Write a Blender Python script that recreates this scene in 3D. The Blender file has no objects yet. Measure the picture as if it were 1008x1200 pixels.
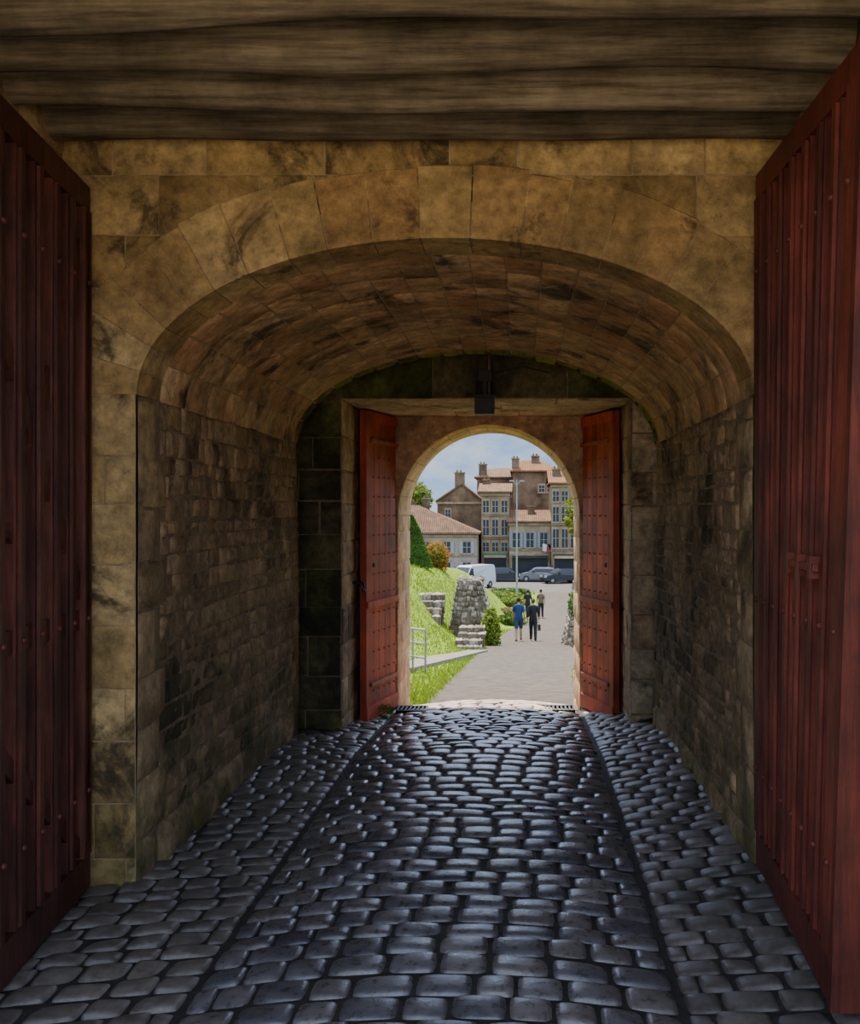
import bpy, math, random
from mathutils import Vector, Matrix, noise
R = random.Random(7)
C = bpy.context.scene.collection

# ------------------------------------------------------------------ materials
def new_mat(name):
    m = bpy.data.materials.new(name); m.use_nodes = True
    nt = m.node_tree
    return m, nt, nt.nodes['Principled BSDF']
def N(nt, t, **kw):
    n = nt.nodes.new(t)
    for k, v in kw.items(): setattr(n, k, v)
    return n
def ramp(nt, fac, stops):
    r = N(nt, 'ShaderNodeValToRGB')
    el = r.color_ramp.elements
    while len(el) < len(stops): el.new(0.5)
    for e, (p, c) in zip(el, stops):
        e.position = p; e.color = (c[0], c[1], c[2], 1) if hasattr(c, '__len__') else (c, c, c, 1)
    nt.links.new(fac, r.inputs['Fac'])
    return r.outputs['Color']
def noise_n(nt, vec, scale, detail=6, rough=0.6, dist=0.0):
    n = N(nt, 'ShaderNodeTexNoise')
    n.inputs['Scale'].default_value = scale; n.inputs['Detail'].default_value = detail
    n.inputs['Roughness'].default_value = rough; n.inputs['Distortion'].default_value = dist
    nt.links.new(vec, n.inputs['Vector'])
    return n.outputs['Fac']
def mix(nt, fac, a, b, mode='MIX'):
    m = N(nt, 'ShaderNodeMix', data_type='RGBA', blend_type=mode)
    for inp, v in ((m.inputs[0], fac), (m.inputs[6], a), (m.inputs[7], b)):
        if isinstance(v, (int, float)): inp.default_value = v
        elif isinstance(v, tuple): inp.default_value = (v[0], v[1], v[2], 1)
        else: nt.links.new(v, inp)
    return m.outputs[2]
def bump(nt, bsdf, h, strength, dist=0.02):
    b = N(nt, 'ShaderNodeBump'); b.inputs['Strength'].default_value = strength
    b.inputs['Distance'].default_value = dist
    nt.links.new(h, b.inputs['Height']); nt.links.new(b.outputs['Normal'], bsdf.inputs['Normal'])
def mathn(nt, op, a, b):
    m = N(nt, 'ShaderNodeMath', operation=op, use_clamp=True)
    for i, v in enumerate((a, b)):
        if isinstance(v, (int, float)): m.inputs[i].default_value = v
        else: nt.links.new(v, m.inputs[i])
    return m.outputs[0]

def mat_stone(name, cols, stain_col=(0.02,0.017,0.012), stain=(0.52,0.66), stain_amt=0.85,
              moss=None, rough=0.88, bmp=0.6, fine=14, spec=0.3, stain_scale=1.5, orange=0.0, gain=1.0):
    m, nt, b = new_mat(name)
    pos = N(nt, 'ShaderNodeNewGeometry').outputs['Position']
    att = N(nt, 'ShaderNodeAttribute', attribute_name='tone').outputs['Fac']
    k = len(cols)
    base = ramp(nt, att, [(i/(k-1), tuple(min(.8,q*gain) for q in c)) for i, c in enumerate(cols)])
    n1 = noise_n(nt, pos, fine, 8, 0.72)
    base = mix(nt, 1.0, base, ramp(nt, n1, [(0.25, 0.4), (0.5, 0.95), (0.75, 1.5)]), 'MULTIPLY')
    n4 = noise_n(nt, pos, 3.1, 5, 0.62)
    base = mix(nt, 1.0, base, ramp(nt, n4, [(0.3, 0.55), (0.7, 1.35)]), 'MULTIPLY')
    if orange:
        no = ramp(nt, noise_n(nt, pos, 2.2, 5, 0.6, 0.4), [(0.5, 0.0), (0.68, orange)])
        base = mix(nt, no, base, (0.42, 0.18, 0.06))
    n2 = noise_n(nt, pos, stain_scale, 8, 0.7, 0.6)
    jit = mathn(nt, 'ADD', n2, mathn(nt, 'MULTIPLY', att, 0.10))
    st = ramp(nt, jit, [(stain[0], 0.0), (stain[1], stain_amt)])
    base = mix(nt, st, base, stain_col)
    if moss:
        z0, z1, amt = moss
        sx = N(nt, 'ShaderNodeSeparateXYZ'); nt.links.new(pos, sx.inputs[0])
        mr = N(nt, 'ShaderNodeMapRange'); nt.links.new(sx.outputs['Z'], mr.inputs[0])
        mr.inputs[1].default_value = z0; mr.inputs[2].default_value = z1
        mr.inputs[3].default_value = amt; mr.inputs[4].default_value = 0
        mo = mathn(nt, 'MULTIPLY', mr.outputs[0], ramp(nt, noise_n(nt, pos, 2.6, 6, 0.6), [(0.40, 0.0), (0.56, 1.0)]))
        base = mix(nt, mo, base, (0.05, 0.065, 0.010))
    nt.links.new(base, b.inputs['Base Color'])
    b.inputs['Roughness'].default_value = rough
    b.inputs['Specular IOR Level'].default_value = spec
    bump(nt, b, n1, bmp, 0.025)
    return m

def mat_plain(name, col, rough=0.7, metal=0.0, var=0.25, scale=6, bmp=0.0, spec=0.4):
    m, nt, b = new_mat(name)
    pos = N(nt, 'ShaderNodeNewGeometry').outputs['Position']
    n1 = noise_n(nt, pos, scale, 5, 0.6)
    base = mix(nt, 1.0, tuple(col), ramp(nt, n1, [(0.3, 1-var), (0.7, 1+var)]), 'MULTIPLY')
    nt.links.new(base, b.inputs['Base Color'])
    b.inputs['Roughness'].default_value = rough; b.inputs['Metallic'].default_value = metal
    b.inputs['Specular IOR Level'].default_value = spec
    if bmp: bump(nt, b, n1, bmp, 0.02)
    return m

def mat_wood(name, col, dark, rough=0.55, axis='z', sc=1.0, spec=.35):
    m, nt, b = new_mat(name)
    pos = N(nt, 'ShaderNodeNewGeometry').outputs['Position']
    mp = N(nt, 'ShaderNodeMapping'); nt.links.new(pos, mp.inputs['Vector'])
    mp.inputs['Scale'].default_value = (14*sc, 14*sc, 0.9*sc) if axis == 'z' else (0.7*sc, 12*sc, 12*sc)
    n1 = noise_n(nt, mp.outputs[0], 2.4, 8, 0.7, 0.3)
    n2 = noise_n(nt, pos, 2.3, 6, 0.65)
    att = N(nt, 'ShaderNodeAttribute', attribute_name='tone').outputs['Fac']
    base = mix(nt, ramp(nt, n1, [(0.35, 0.0), (0.62, 1.0)]), tuple(dark), tuple(col))
    base = mix(nt, 1.0, base, ramp(nt, n2, [(0.3, 0.45), (0.7, 1.35)]), 'MULTIPLY')
    base = mix(nt, 1.0, base, ramp(nt, att, [(0, 0.6), (1, 1.25)]), 'MULTIPLY')
    nt.links.new(base, b.inputs['Base Color'])
    b.inputs['Roughness'].default_value = rough
    b.inputs['Specular IOR Level'].default_value = spec
    bump(nt, b, n1, 0.5, 0.01)
    return m

M = {}
M['facade'] = mat_stone('stone_facade', [(0.27,0.18,0.07),(0.38,0.26,0.10),(0.45,0.32,0.14),(0.32,0.21,0.08)],
                        stain=(0.57,0.67), stain_amt=0.8, moss=(-0.2,1.0,0.6), stain_scale=1.9, gain=1.12)
M['vous'] = mat_stone('stone_voussoir', [(0.29,0.19,0.075),(0.39,0.27,0.11),(0.34,0.205,0.08),(0.45,0.33,0.15)],
                      stain=(0.63,0.72), stain_amt=0.75, stain_scale=2.2, gain=1.12)
M['vault'] = mat_stone('stone_vault', [(0.32,0.20,0.10),(0.47,0.31,0.15),(0.38,0.21,0.105),(0.58,0.40,0.21)],
                       stain=(0.58,0.69), stain_amt=0.85, orange=0.65, stain_scale=1.7, gain=1.25)
M['wall'] = mat_stone('stone_wall', [(0.30,0.20,0.105),(0.42,0.285,0.15),(0.50,0.35,0.19),(0.34,0.22,0.11)],
                      stain=(0.53,0.67), stain_amt=0.85, moss=(-0.1,1.6,0.95), stain_scale=1.0, bmp=0.9)
M['quoin'] = mat_stone('stone_quoin', [(0.30,0.21,0.105),(0.42,0.30,0.16),(0.36,0.25,0.12)],
                       stain=(0.56,0.70), stain_amt=0.8, moss=(-0.1,1.4,0.9), stain_scale=1.3, gain=1.1)
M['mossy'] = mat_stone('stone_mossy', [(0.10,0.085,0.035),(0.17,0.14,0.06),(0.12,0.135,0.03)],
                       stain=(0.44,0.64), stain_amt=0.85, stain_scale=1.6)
M['mossrim'] = mat_stone('stone_moss_rim', [(0.16,0.21,0.02),(0.28,0.31,0.04),(0.24,0.19,0.06)],
                       stain=(0.52,0.68), stain_amt=0.8, stain_scale=3)
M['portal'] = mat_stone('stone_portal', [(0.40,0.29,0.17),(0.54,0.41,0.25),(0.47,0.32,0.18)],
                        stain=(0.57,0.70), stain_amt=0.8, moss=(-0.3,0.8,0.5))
M['arch'] = mat_stone('stone_far_arch', [(0.44,0.26,0.14),(0.55,0.34,0.19),(0.49,0.30,0.16)],
                      stain=(0.62,0.75), stain_amt=0.6)
M['mortar'] = mat_plain('mortar', (0.32,0.235,0.13), 0.95, var=0.4, scale=9, bmp=0.5)
M['mortar_dark'] = mat_plain('mortar_dark', (0.22,0.155,0.085), 0.95, var=0.5, scale=9, bmp=0.5)
M['soil'] = mat_plain('joint_soil', (0.018,0.016,0.014), 0.8, var=0.5, scale=20, bmp=0.6)
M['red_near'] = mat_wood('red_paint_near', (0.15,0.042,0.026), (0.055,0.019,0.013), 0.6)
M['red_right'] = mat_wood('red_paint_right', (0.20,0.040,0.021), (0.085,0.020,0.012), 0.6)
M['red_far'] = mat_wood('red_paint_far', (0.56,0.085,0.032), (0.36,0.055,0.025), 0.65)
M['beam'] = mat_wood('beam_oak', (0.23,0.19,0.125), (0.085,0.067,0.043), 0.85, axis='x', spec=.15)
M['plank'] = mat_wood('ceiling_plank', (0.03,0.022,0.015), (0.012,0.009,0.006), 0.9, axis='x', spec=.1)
M['iron'] = mat_plain('iron', (0.03,0.025,0.022), 0.5, metal=0.6)
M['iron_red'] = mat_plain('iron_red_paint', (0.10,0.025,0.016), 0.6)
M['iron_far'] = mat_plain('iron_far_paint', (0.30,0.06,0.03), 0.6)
M['black'] = mat_plain('black_metal', (0.012,0.012,0.012), 0.6)
M['steel'] = mat_plain('steel', (0.25,0.26,0.28), 0.4, metal=0.7, var=0.1)

def mat_cobble(name, cols, r0, r1, spec=.7):
    m, nt, b = new_mat(name)
    pos = N(nt, 'ShaderNodeNewGeometry').outputs['Position']
    att = N(nt, 'ShaderNodeAttribute', attribute_name='tone').outputs['Fac']
    base = ramp(nt, att, [(i/(len(cols)-1), c) for i, c in enumerate(cols)])
    n1 = noise_n(nt, pos, 22, 8, 0.7)
    n2 = noise_n(nt, pos, 1.6, 5, 0.6)
    base = mix(nt, 1.0, base, ramp(nt, n1, [(0.3, 0.5), (0.7, 1.45)]), 'MULTIPLY')
    base = mix(nt, 1.0, base, ramp(nt, n2, [(0.3, 0.6), (0.7, 1.35)]), 'MULTIPLY')
    nt.links.new(base, b.inputs['Base Color'])
    rr = ramp(nt, n1, [(0.3, r0), (0.75, r1)])
    nt.links.new(rr, b.inputs['Roughness'])
    b.inputs['Specular IOR Level'].default_value = spec
    bump(nt, b, noise_n(nt, pos, 30, 6, 0.65), 0.3, 0.01)
    return m
M['cobble'] = mat_cobble('cobble_polished', [(0.060,0.060,0.068),(0.098,0.095,0.102),(0.12,0.108,0.10),(0.08,0.08,0.092)], 0.20, 0.46)
M['cobble_side'] = mat_cobble('cobble_side', [(0.075,0.066,0.060),(0.12,0.105,0.092),(0.095,0.082,0.075)], 0.36, 0.62, .45)
M['cobble_sunpatch'] = mat_cobble('cobble_sunpatch', [(0.26,0.19,0.145),(0.36,0.28,0.21),(0.30,0.215,0.165)], 0.4, 0.6, .4)  # lighter tan cobbles: the threshold's sun patch painted into the colour

# ------------------------------------------------------------------ mesh builder
class MB:
    def __init__(s): s.v=[]; s.f=[]; s.m=[]; s.t=[]; s.mats=[]; s.sm=[]
    def mi(s, mat):
        mat = M[mat] if isinstance(mat, str) else mat
        if mat not in s.mats: s.mats.append(mat)
        return s.mats.index(mat)
    def add(s, verts, faces, mat, tone=None, smooth=False):
        o = len(s.v); k = s.mi(mat); tone = R.random() if tone is None else tone
        s.v += [tuple(p) for p in verts]; s.t += [tone]*len(verts)
        for f in faces: s.f.append([i+o for i in f]); s.m.append(k); s.sm.append(smooth)
    def hexa(s, p, mat, tone=None):
        s.add(p, [(0,3,2,1),(4,5,6,7),(0,1,5,4),(1,2,6,5),(2,3,7,6),(3,0,4,7)], mat, tone)
    def box(s, x0,x1,y0,y1,z0,z1, mat, T=None, tone=None):
        p = [Vector(q) for q in ((x0,y0,z0),(x1,y0,z0),(x1,y1,z0),(x0,y1,z0),(x0,y0,z1),(x1,y0,z1),(x1,y1,z1),(x0,y1,z1))]
        if T: p = [T @ q for q in p]
        s.hexa(p, mat, tone)
    def cyl(s, a, b, r0, r1, mat, n=10, T=None, smooth=True):
        a, b = Vector(a), Vector(b)
        if T: a, b = T @ a, T @ b
        d = (b-a).normalized(); q = d.to_track_quat('Z', 'Y')
        vs = []
        for c, r in ((a, r0), (b, r1)):
            for i in range(n):
                an = 2*math.pi*i/n
                vs.append(c + q @ Vector((math.cos(an)*r, math.sin(an)*r, 0)))
        fs = [(i, (i+1)%n, n+(i+1)%n, n+i) for i in range(n)]
        s.add(vs, fs, mat, None, smooth)
        s.add(vs[:n], [list(range(n))[::-1]], mat); s.add(vs[n:], [list(range(n))], mat)
    def ball(s, c, r, mat, n=10, k=7, T=None, fn=None):
        vs = []; c = Vector(c); r = Vector((r,r,r)) if isinstance(r,(int,float)) else Vector(r)
        for j in range(k+1):
            ph = math.pi*j/k
            for i in range(n):
                th = 2*math.pi*i/n
                d = Vector((math.sin(ph)*math.cos(th), math.sin(ph)*math.sin(th), math.cos(ph)))
                p = c + Vector((d.x*r.x, d.y*r.y, d.z*r.z))*(fn(d) if fn else 1)
                vs.append(T @ p if T else p)
        fs = [(j*n+i, j*n+(i+1)%n, (j+1)*n+(i+1)%n, (j+1)*n+i) for j in range(k) for i in range(n)]
        s.add(vs, fs, mat, None, True)
    def obj(s, name, parent=None):
        me = bpy.data.meshes.new(name)
        me.from_pydata(s.v, [], s.f)
        for m in s.mats: me.materials.append(m)
        me.polygons.foreach_set('material_index', s.m)
        me.polygons.foreach_set('use_smooth', s.sm)
        a = me.attributes.new('tone', 'FLOAT', 'POINT'); a.data.foreach_set('value', s.t)
        me.update()
        o = bpy.data.objects.new(name, me); C.objects.link(o)
        if parent: o.parent = parent
        return o
def empty(name):
    e = bpy.data.objects.new(name, None); e.empty_display_size = 0.2; C.objects.link(e); return e

def grid_block(mb, mp, u0,u1,v0,v1, mat, h, edge, rnd=0.004, hv=0.4, round_=False, gap=0.005, jit=1.3):
    tone = R.random()
    u0 += gap; u1 -= gap; v0 += gap; v1 -= gap
    L, H = u1-u0, v1-v0
    if L < 0.02 or H < 0.02: return
    hh = h*(1-hv*R.random())
    if round_:
        A = [0,.05,.16,.36,.64,.84,.95,1]
        B = A
    else:
        ea, eb = min(edge/L,.3), min(edge/H,.3)
        A = [0,ea,.35,.65,1-ea,1]; B = [0,eb,.5,1-eb,1]
    vs = []
    tx, ty = R.uniform(-1,1)*rnd, R.uniform(-1,1)*rnd
    ju = [R.uniform(-1,1)*gap*jit for _ in range(4)]
    for b in B:
        for a in A:
            if round_:
                pa = 1-abs(2*a-1)**4.5; pb = 1-abs(2*b-1)**4.5
                d = hh*min(1, (pa*pb)**0.6) + (a-.5)*tx*2+(b-.5)*ty*2
                ca, cb = abs(2*a-1), abs(2*b-1)
                sh = 0.09*(ca*cb)**3
                aa = .5+(a-.5)*(1-sh); bb = .5+(b-.5)*(1-sh)
                if a in (0,1) or b in (0,1): d = -0.015
            else:
                aa, bb = a, b
                d = 0 if (a in (0,1) or b in (0,1)) else hh + R.uniform(-1,1)*rnd
            uu = u0+aa*L + (ju[0] if a > .5 else ju[1]); vv = v0+bb*H + (ju[2] if b > .5 else ju[3])
            vs.append(mp(uu, vv, d))
    n = len(A)
    fs = [(j*n+i, j*n+i+1, (j+1)*n+i+1, (j+1)*n+i) for j in range(len(B)-1) for i in range(n-1)]
    mb.add(vs, fs, mat, tone, True)

def lay(u0,u1,v0,v1,ch,cl,var=0.25,cvar=0.15):
    out = []; v = v0; k = 0
    while v < v1-1e-4:
        c = ch*R.uniform(1-cvar,1+cvar)
        if v1-(v+c) < ch*0.5: c = v1-v
        u = u0; first = True
        while u < u1-1e-4:
            l = cl*R.uniform(1-var,1+var)
            if first and k % 2: l *= R.uniform(.4,.65)
            first = False
            if u1-(u+l) < cl*0.35: l = u1-u
            out.append((u, u+l, v, v+c)); u += l
        v += c; k += 1
    return out

# ------------------------------------------------------------------ ground profile
GP = [(-60,0),(8,0),(10.83,-.2),(12,-.4),(40,-3.27),(60,-4.5),(80,-5.15),(90,-5.3),(300,-5.3)]
def g(y):
    for (a,za),(b,zb) in zip(GP,GP[1:]):
        if y <= b: return za+(zb-za)*(y-a)/(b-a)
    return -5.3
def sm(t): t=max(0,min(1,t)); return t*t*(3-2*t)
LX, RX = -1.36, 0.66
def floor_z(x, y):
    z = g(y)
    if x < LX: return z + 0.05*min(1,(LX-x)/0.64)
    if x > RX: return z + 0.15*min(1.2,(x-RX)/0.56)
    c = (LX+RX)/2; hw = (RX-LX)/2
    return z + 0.085*(1-((x-c)/hw)**2)

# ------------------------------------------------------------------ cobble floor
YG = 1.5   # outer edge of the gatehouse
mb = MB()
xs = [-2.5+4.1*i/40 for i in range(41)]; ys = [-1.0+13.0*i/80 for i in range(81)]
mb.add([(x,y,floor_z(x,y)+0.006) for y in ys for x in xs],
       [(j*41+i,j*41+i+1,(j+1)*41+i+1,(j+1)*41+i) for j in range(80) for i in range(40)], 'soil', .5, True)
def fm(u,v,d): return (u,v,floor_z(u,v)+d)
v = 2.4
k = 0
while v < 11.95:
    c = R.uniform(.14,.19)
    u = LX+0.02; first = True
    while u < RX-0.02:
        l = R.uniform(.16,.26)
        if first and k%2: l *= .55
        first = False
        if RX-0.02-(u+l) < .1: l = RX-0.02-u
        off = R.uniform(-.008,.008)
        grid_block(mb, fm, u,u+l,v+off,v+c+off,'cobble' if v<10.25+.25*math.sin(u*3) else 'cobble_sunpatch',0.030,0.02,rnd=.007,hv=.3,round_=True,gap=.002)
        u += l
    v += c; k += 1
def fm_l(u,v,d): y = v - 0.35*(LX-u); return (u,y,floor_z(u,y)+d)
def fm_r(u,v,d): y = v - 0.45*(u-RX); return (u,y,floor_z(u,y)+d)
for (a,b_,mpf) in ((-2.42,LX,fm_l),(RX,1.42,fm_r)):
    for r in lay(a,b_,2.6,12.1,.15,.17,.22,.15):
        cx, cy = (r[0]+r[1])/2, (r[2]+r[3])/2
        if cy > 9.2 and (cx < -1.75 or cx > 1.1): continue
        if cy > 10.9 and (cx < -1.4 or cx > .75): continue
        grid_block(mb, mpf, *r, 'cobble_side' if cy<10.4 else 'cobble_sunpatch', 0.03,0.02,rnd=.009,hv=.4,round_=True,gap=.0025)
mb.obj('floor')

# ------------------------------------------------------------------ tunnel
TL, TR = -2.0, 1.22; TC=(TL+TR)/2; TA=(TR-TL)/2; TS=2.61; TB=.82
Y0, Y1 = 5.1, 8.8
def wall_obj(name, mp, parts, base):
    mb = MB()
    for rects, mat, h, e, rnd in parts:
        for r in rects: grid_block(mb, mp, *r, mat, h, e, rnd=rnd, hv=.7, gap=.004, jit=2.2)
    (u0,u1,v0,v1,mat) = base
    n=6
    mb.add([mp(u0+(u1-u0)*i/n, v0+(v1-v0)*j/n, 0.001) for j in range(n+1) for i in range(n+1)],
           [(j*(n+1)+i,j*(n+1)+i+1,(j+1)*(n+1)+i+1,(j+1)*(n+1)+i) for j in range(n) for i in range(n)], mat, .5)
    return mb.obj(name)
def quoins(u0,v0,v1):
    out=[]; v=v0; k=0
    while v<v1-.01:
        c=min(R.uniform(.26,.36),v1-v)
        if v1-(v+c)<.1: c=v1-v
        out.append((u0,u0+(.42 if k%2 else .26),v,v+c)); v+=c; k+=1
    return out
def tunnel_wall(name, mp):
    q = quoins(Y0,-.05,TS)
    plinth = lay(Y0+.3,Y1,-.05,.28,.33,.5)
    small = lay(Y0+.33,Y1-.02,.28,TS,.12,.21,.5,.35)
    keep=[]
    for r in small:
        a=r[0]; vm_=(r[2]+r[3])/2
        for qq in q:
            if qq[2]<=vm_<=qq[3]: a=max(a,qq[1])
        if r[1]-a>.05: keep.append((a,r[1],r[2],r[3]))
    def mw(u,v,d): return mp(u, v+.018*noise.noise(Vector((u*1.3,v*1.1,3))), d+.02*noise.noise(Vector((u*1.1,v*1.2,7))))
    wall_obj(name, mw, [(q,'quoin',.014,.02,.005),(plinth,'quoin',.03,.03,.012),(keep,'wall',.015,.016,.008)],
             (Y0,Y1,-.2,TS,'mortar_dark'))
tunnel_wall('wall_left', lambda u,v,d:(TL+d,u,v))
tunnel_wall('wall_right', lambda u,v,d:(TR-d,u,v))

NT=200
tab=[0]; pts=[]
for i in range(NT+1):
    t=math.pi*i/NT; pts.append((TC-TA*math.cos(t), TS+TB*math.sin(t)))
    if i: tab.append(tab[-1]+math.dist(pts[-1],pts[-2]))
ARC=tab[-1]
def arc_pt(v,d):
    v=max(0,min(ARC,v))
    i=min(NT-1,max(0,int(v/ARC*NT)))
    while i>0 and tab[i]>v: i-=1
    while i<NT-1 and tab[i+1]<v: i+=1
    f=(v-tab[i])/(tab[i+1]-tab[i])
    t=math.pi*(i+f)/NT
    p=(TC-TA*math.cos(t), TS+TB*math.sin(t))
    nx,nz=-math.cos(t)/TA, math.sin(t)/TB; l=math.hypot(nx,nz)
    return (p[0]-d*nx/l, p[1]-d*nz/l)
def vm(u,v,d): p=arc_pt(v,d); return (p[0],u,p[1])
mb=MB()
nc=19
for i in range(nc):
    v0,v1=ARC*i/nc,ARC*(i+1)/nc
    for r in lay(Y0+.32,Y1-.14,v0,v1,v1-v0,.42,.3,0): grid_block(mb,vm,*r,'vault',.008,.012,rnd=.004,gap=.0025)
    grid_block(mb,vm,Y1-.14,Y1,v0,v1,'mossrim',.03,.02,rnd=.01)
n=60
mb.add([vm(y,ARC*j/n,0.0) for j in range(n+1) for y in (Y0,Y1)],[(2*j,2*j+1,2*j+3,2*j+2) for j in range(n)],'mortar',.5,True)
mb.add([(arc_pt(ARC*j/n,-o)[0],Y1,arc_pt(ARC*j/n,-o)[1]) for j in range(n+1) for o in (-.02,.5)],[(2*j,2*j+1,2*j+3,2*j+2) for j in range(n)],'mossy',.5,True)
mb.obj('vault')

# ------------------------------------------------------------------ facades with voussoirs
def facade(name, Y, x0,x1,z0,z1, c,a,b,s, ring, nv, matb, matv, matm, ch, cl, reveal, sgn=-1):
    mb=MB()
    mid=ring*.5
    def push(x,z):
        A,B=a+mid,b+mid
        if z<s:
            A2 = a+0.004
            if abs(x-c)<A2: x=c+(A2 if x>c else -A2)
        else:
            q=math.hypot((x-c)/A,(z-s)/B)
            if q<1 and q>1e-4: x=c+(x-c)/q; z=s+(z-s)/q
        return x,z
    for r in lay(x0,x1,z0,z1,ch,cl,.3,.15):
        ins=0
        for xx in (r[0],r[1]):
            for zz in (r[2],r[3]):
                if zz<s: ins+= abs(xx-c)<a
                else: ins+= math.hypot((xx-c)/(a+mid),(zz-s)/(b+mid))<1
        if ins==4: continue
        def mp(u,v,d):
            u,v=push(u,v); return (u,Y+sgn*d,v)
        if r[3]<=s+.05 and r[0]<c-a<r[1]: r=(r[0],c-a,r[2],r[3])
        elif r[3]<=s+.05 and r[0]<c+a<r[1]: r=(c+a,r[1],r[2],r[3])
        grid_block(mb,mp,*r,matb,.008,.010,rnd=.0025,gap=.003)
    cuts=[0]
    for i in range(nv): cuts.append(cuts[-1]+R.uniform(.85,1.15))
    cuts=[math.pi*q/cuts[-1] for q in cuts]
    for i in range(nv):
        t0=cuts[i]; t1=cuts[i+1]
        e=.0025; tone=R.random(); rr=ring*R.uniform(.96,1.08); dd=.011*R.uniform(.8,1.1)
        ts=[t0+e+(t1-t0-2*e)*k/3 for k in range(4)]
        def P(t,o,y):
            nx,nz=-math.cos(t)/a,math.sin(t)/b; l=math.hypot(nx,nz)
            return (c-a*math.cos(t)+o*nx/l,y,s+b*math.sin(t)+o*nz/l)
        vs=[]
        prof=[(-.006,Y-sgn*reveal),(-.006,Y+sgn*dd*.3),(.010,Y+sgn*dd),(rr-.012,Y+sgn*dd),(rr,Y)]
        for t in ts:
            for (o,y) in prof: vs.append(P(t,o,y))
        k=len(prof)
        fs=[(j*k+q,j*k+q+1,(j+1)*k+q+1,(j+1)*k+q) for j in range(3) for q in range(k-1)]
        fs+=[list(range(k)),[3*k+q for q in range(k)][::-1]]
        mb.add(vs,fs,matv,tone)
    inn=[];out=[]
    for z in (z0,(z0+s)/2,s-.001):
        inn.append((c-a,z)); out.append((x0,z))
    ths=[math.pi*i/48 for i in range(49)]
    for cx_,cz_ in ((x0,z1),(x1,z1)): ths.append(math.atan2((cz_-s),-(cx_-c)))
    for t in sorted(ths):
        dx,dz=-math.cos(t),math.sin(t)
        inn.append((c+a*dx,s+b*dz))
        k=min((((x0-c)/dx) if dx<-1e-6 else 1e9),((x1-c)/dx) if dx>1e-6 else 1e9,((z1-s)/dz) if dz>1e-6 else 1e9)
        out.append((c+k*dx,s+k*dz))
    for z in (s-.001,(z0+s)/2,z0):
        inn.append((c+a,z)); out.append((x1,z))
    vs=[]
    for p,q in zip(inn,out): vs+=[(p[0],Y-sgn*.002,p[1]),(q[0],Y-sgn*.002,q[1])]
    mb.add(vs,[(2*i,2*i+1,2*i+3,2*i+2) for i in range(len(inn)-1)],matm,.5)
    return mb.obj(name)
facade('wall_arch_front',Y0,-2.40,1.42,-.05,4.12,TC,TA,TB,TS,.37,21,'facade','vous','mortar',.29,.50,.33)

for nm,f in (('wall_gatehouse_left',lambda u,v,d:(-2.38+d,u,v)),('wall_gatehouse_right',lambda u,v,d:(1.40-d,u,v))):
    wall_obj(nm, f, [(lay(YG,Y0,-.05,4.12,.3,.55),'quoin',.012,.015,.004)],(YG,Y0,-.05,4.12,'mortar_dark'))

mb=MB()
y=YG
while y<5.1:
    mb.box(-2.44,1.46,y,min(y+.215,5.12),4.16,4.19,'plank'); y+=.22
mb.obj('ceiling')
def beam(yc,w,h):
    mb=MB(); n=26
    prof=[]
    for i in range(11):
        t=math.pi*i/10; prof.append((-.5*math.cos(t), .5*(1-math.sin(t)**.9)))
    prof+=[(.42,1),(-.42,1)]
    sd=R.uniform(0,50)
    vs=[]
    for i in range(n+1):
        x=-2.42+3.86*i/n
        for (a,b) in prof:
            dy=.05*noise.noise(Vector((x*.6,sd,b*1.5))); dz=.05*noise.noise(Vector((x*.7,sd+9,a*.7)))
            vs.append((x,yc+a*w+dy,3.875+b*h+dz*(1-b)))
    k=len(prof)
    fs=[(i*k+j,i*k+(j+1)%k,(i+1)*k+(j+1)%k,(i+1)*k+j) for i in range(n) for j in range(k)]
    tn=R.uniform(.2,1)
    mb.add(vs,fs,'beam',tn,True)
    mb.add(vs[:k],[list(range(k))],'beam'); mb.add(vs[n*k:],[list(range(k))[::-1]],'beam')
    return mb.obj('ceiling_beam')
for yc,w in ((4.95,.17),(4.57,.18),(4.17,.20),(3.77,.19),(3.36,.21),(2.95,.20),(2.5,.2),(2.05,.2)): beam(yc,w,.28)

# ------------------------------------------------------------------ portal
PA, PB = 9.2, 10.83
PL, PR, PZ = -1.68, 1.04, 3.064
mb=MB()
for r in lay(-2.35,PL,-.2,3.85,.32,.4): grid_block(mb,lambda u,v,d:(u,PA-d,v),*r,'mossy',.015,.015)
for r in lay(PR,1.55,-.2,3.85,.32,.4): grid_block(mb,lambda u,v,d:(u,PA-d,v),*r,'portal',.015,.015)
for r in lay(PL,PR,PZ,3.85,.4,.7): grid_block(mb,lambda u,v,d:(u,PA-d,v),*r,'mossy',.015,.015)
for r in lay(PA,PB,-.3,PZ,.32,.5): grid_block(mb,lambda u,v,d:(PL+d,u,v),*r,'portal',.012,.015)
for r in lay(PA,PB,-.3,PZ,.32,.5): grid_block(mb,lambda u,v,d:(PR-d,u,v),*r,'portal',.012,.015)
for r in lay(PL,PR,PA,PB,.5,.8): grid_block(mb,lambda u,v,d:(u,v,PZ-d),*r,'portal',.012,.015)
mb.box(-2.44,PL-.001,PA+.005,PB,-.5,4.1,'mortar_dark'); mb.box(PR+.001,1.7,PA+.005,PB,-.5,4.1,'mortar_dark')
mb.box(PL-.01,PR+.01,PA+.005,PB,PZ+.001,4.1,'mortar_dark')
mb.obj('wall_portal')
mb=MB()
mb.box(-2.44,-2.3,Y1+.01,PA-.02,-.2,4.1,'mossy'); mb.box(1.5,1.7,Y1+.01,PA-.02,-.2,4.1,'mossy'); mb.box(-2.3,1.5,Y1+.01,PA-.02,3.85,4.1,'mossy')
mb.obj('wall_portcullis_slot')
AC,AR_,AS = -.348,1.007,1.96
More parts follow.
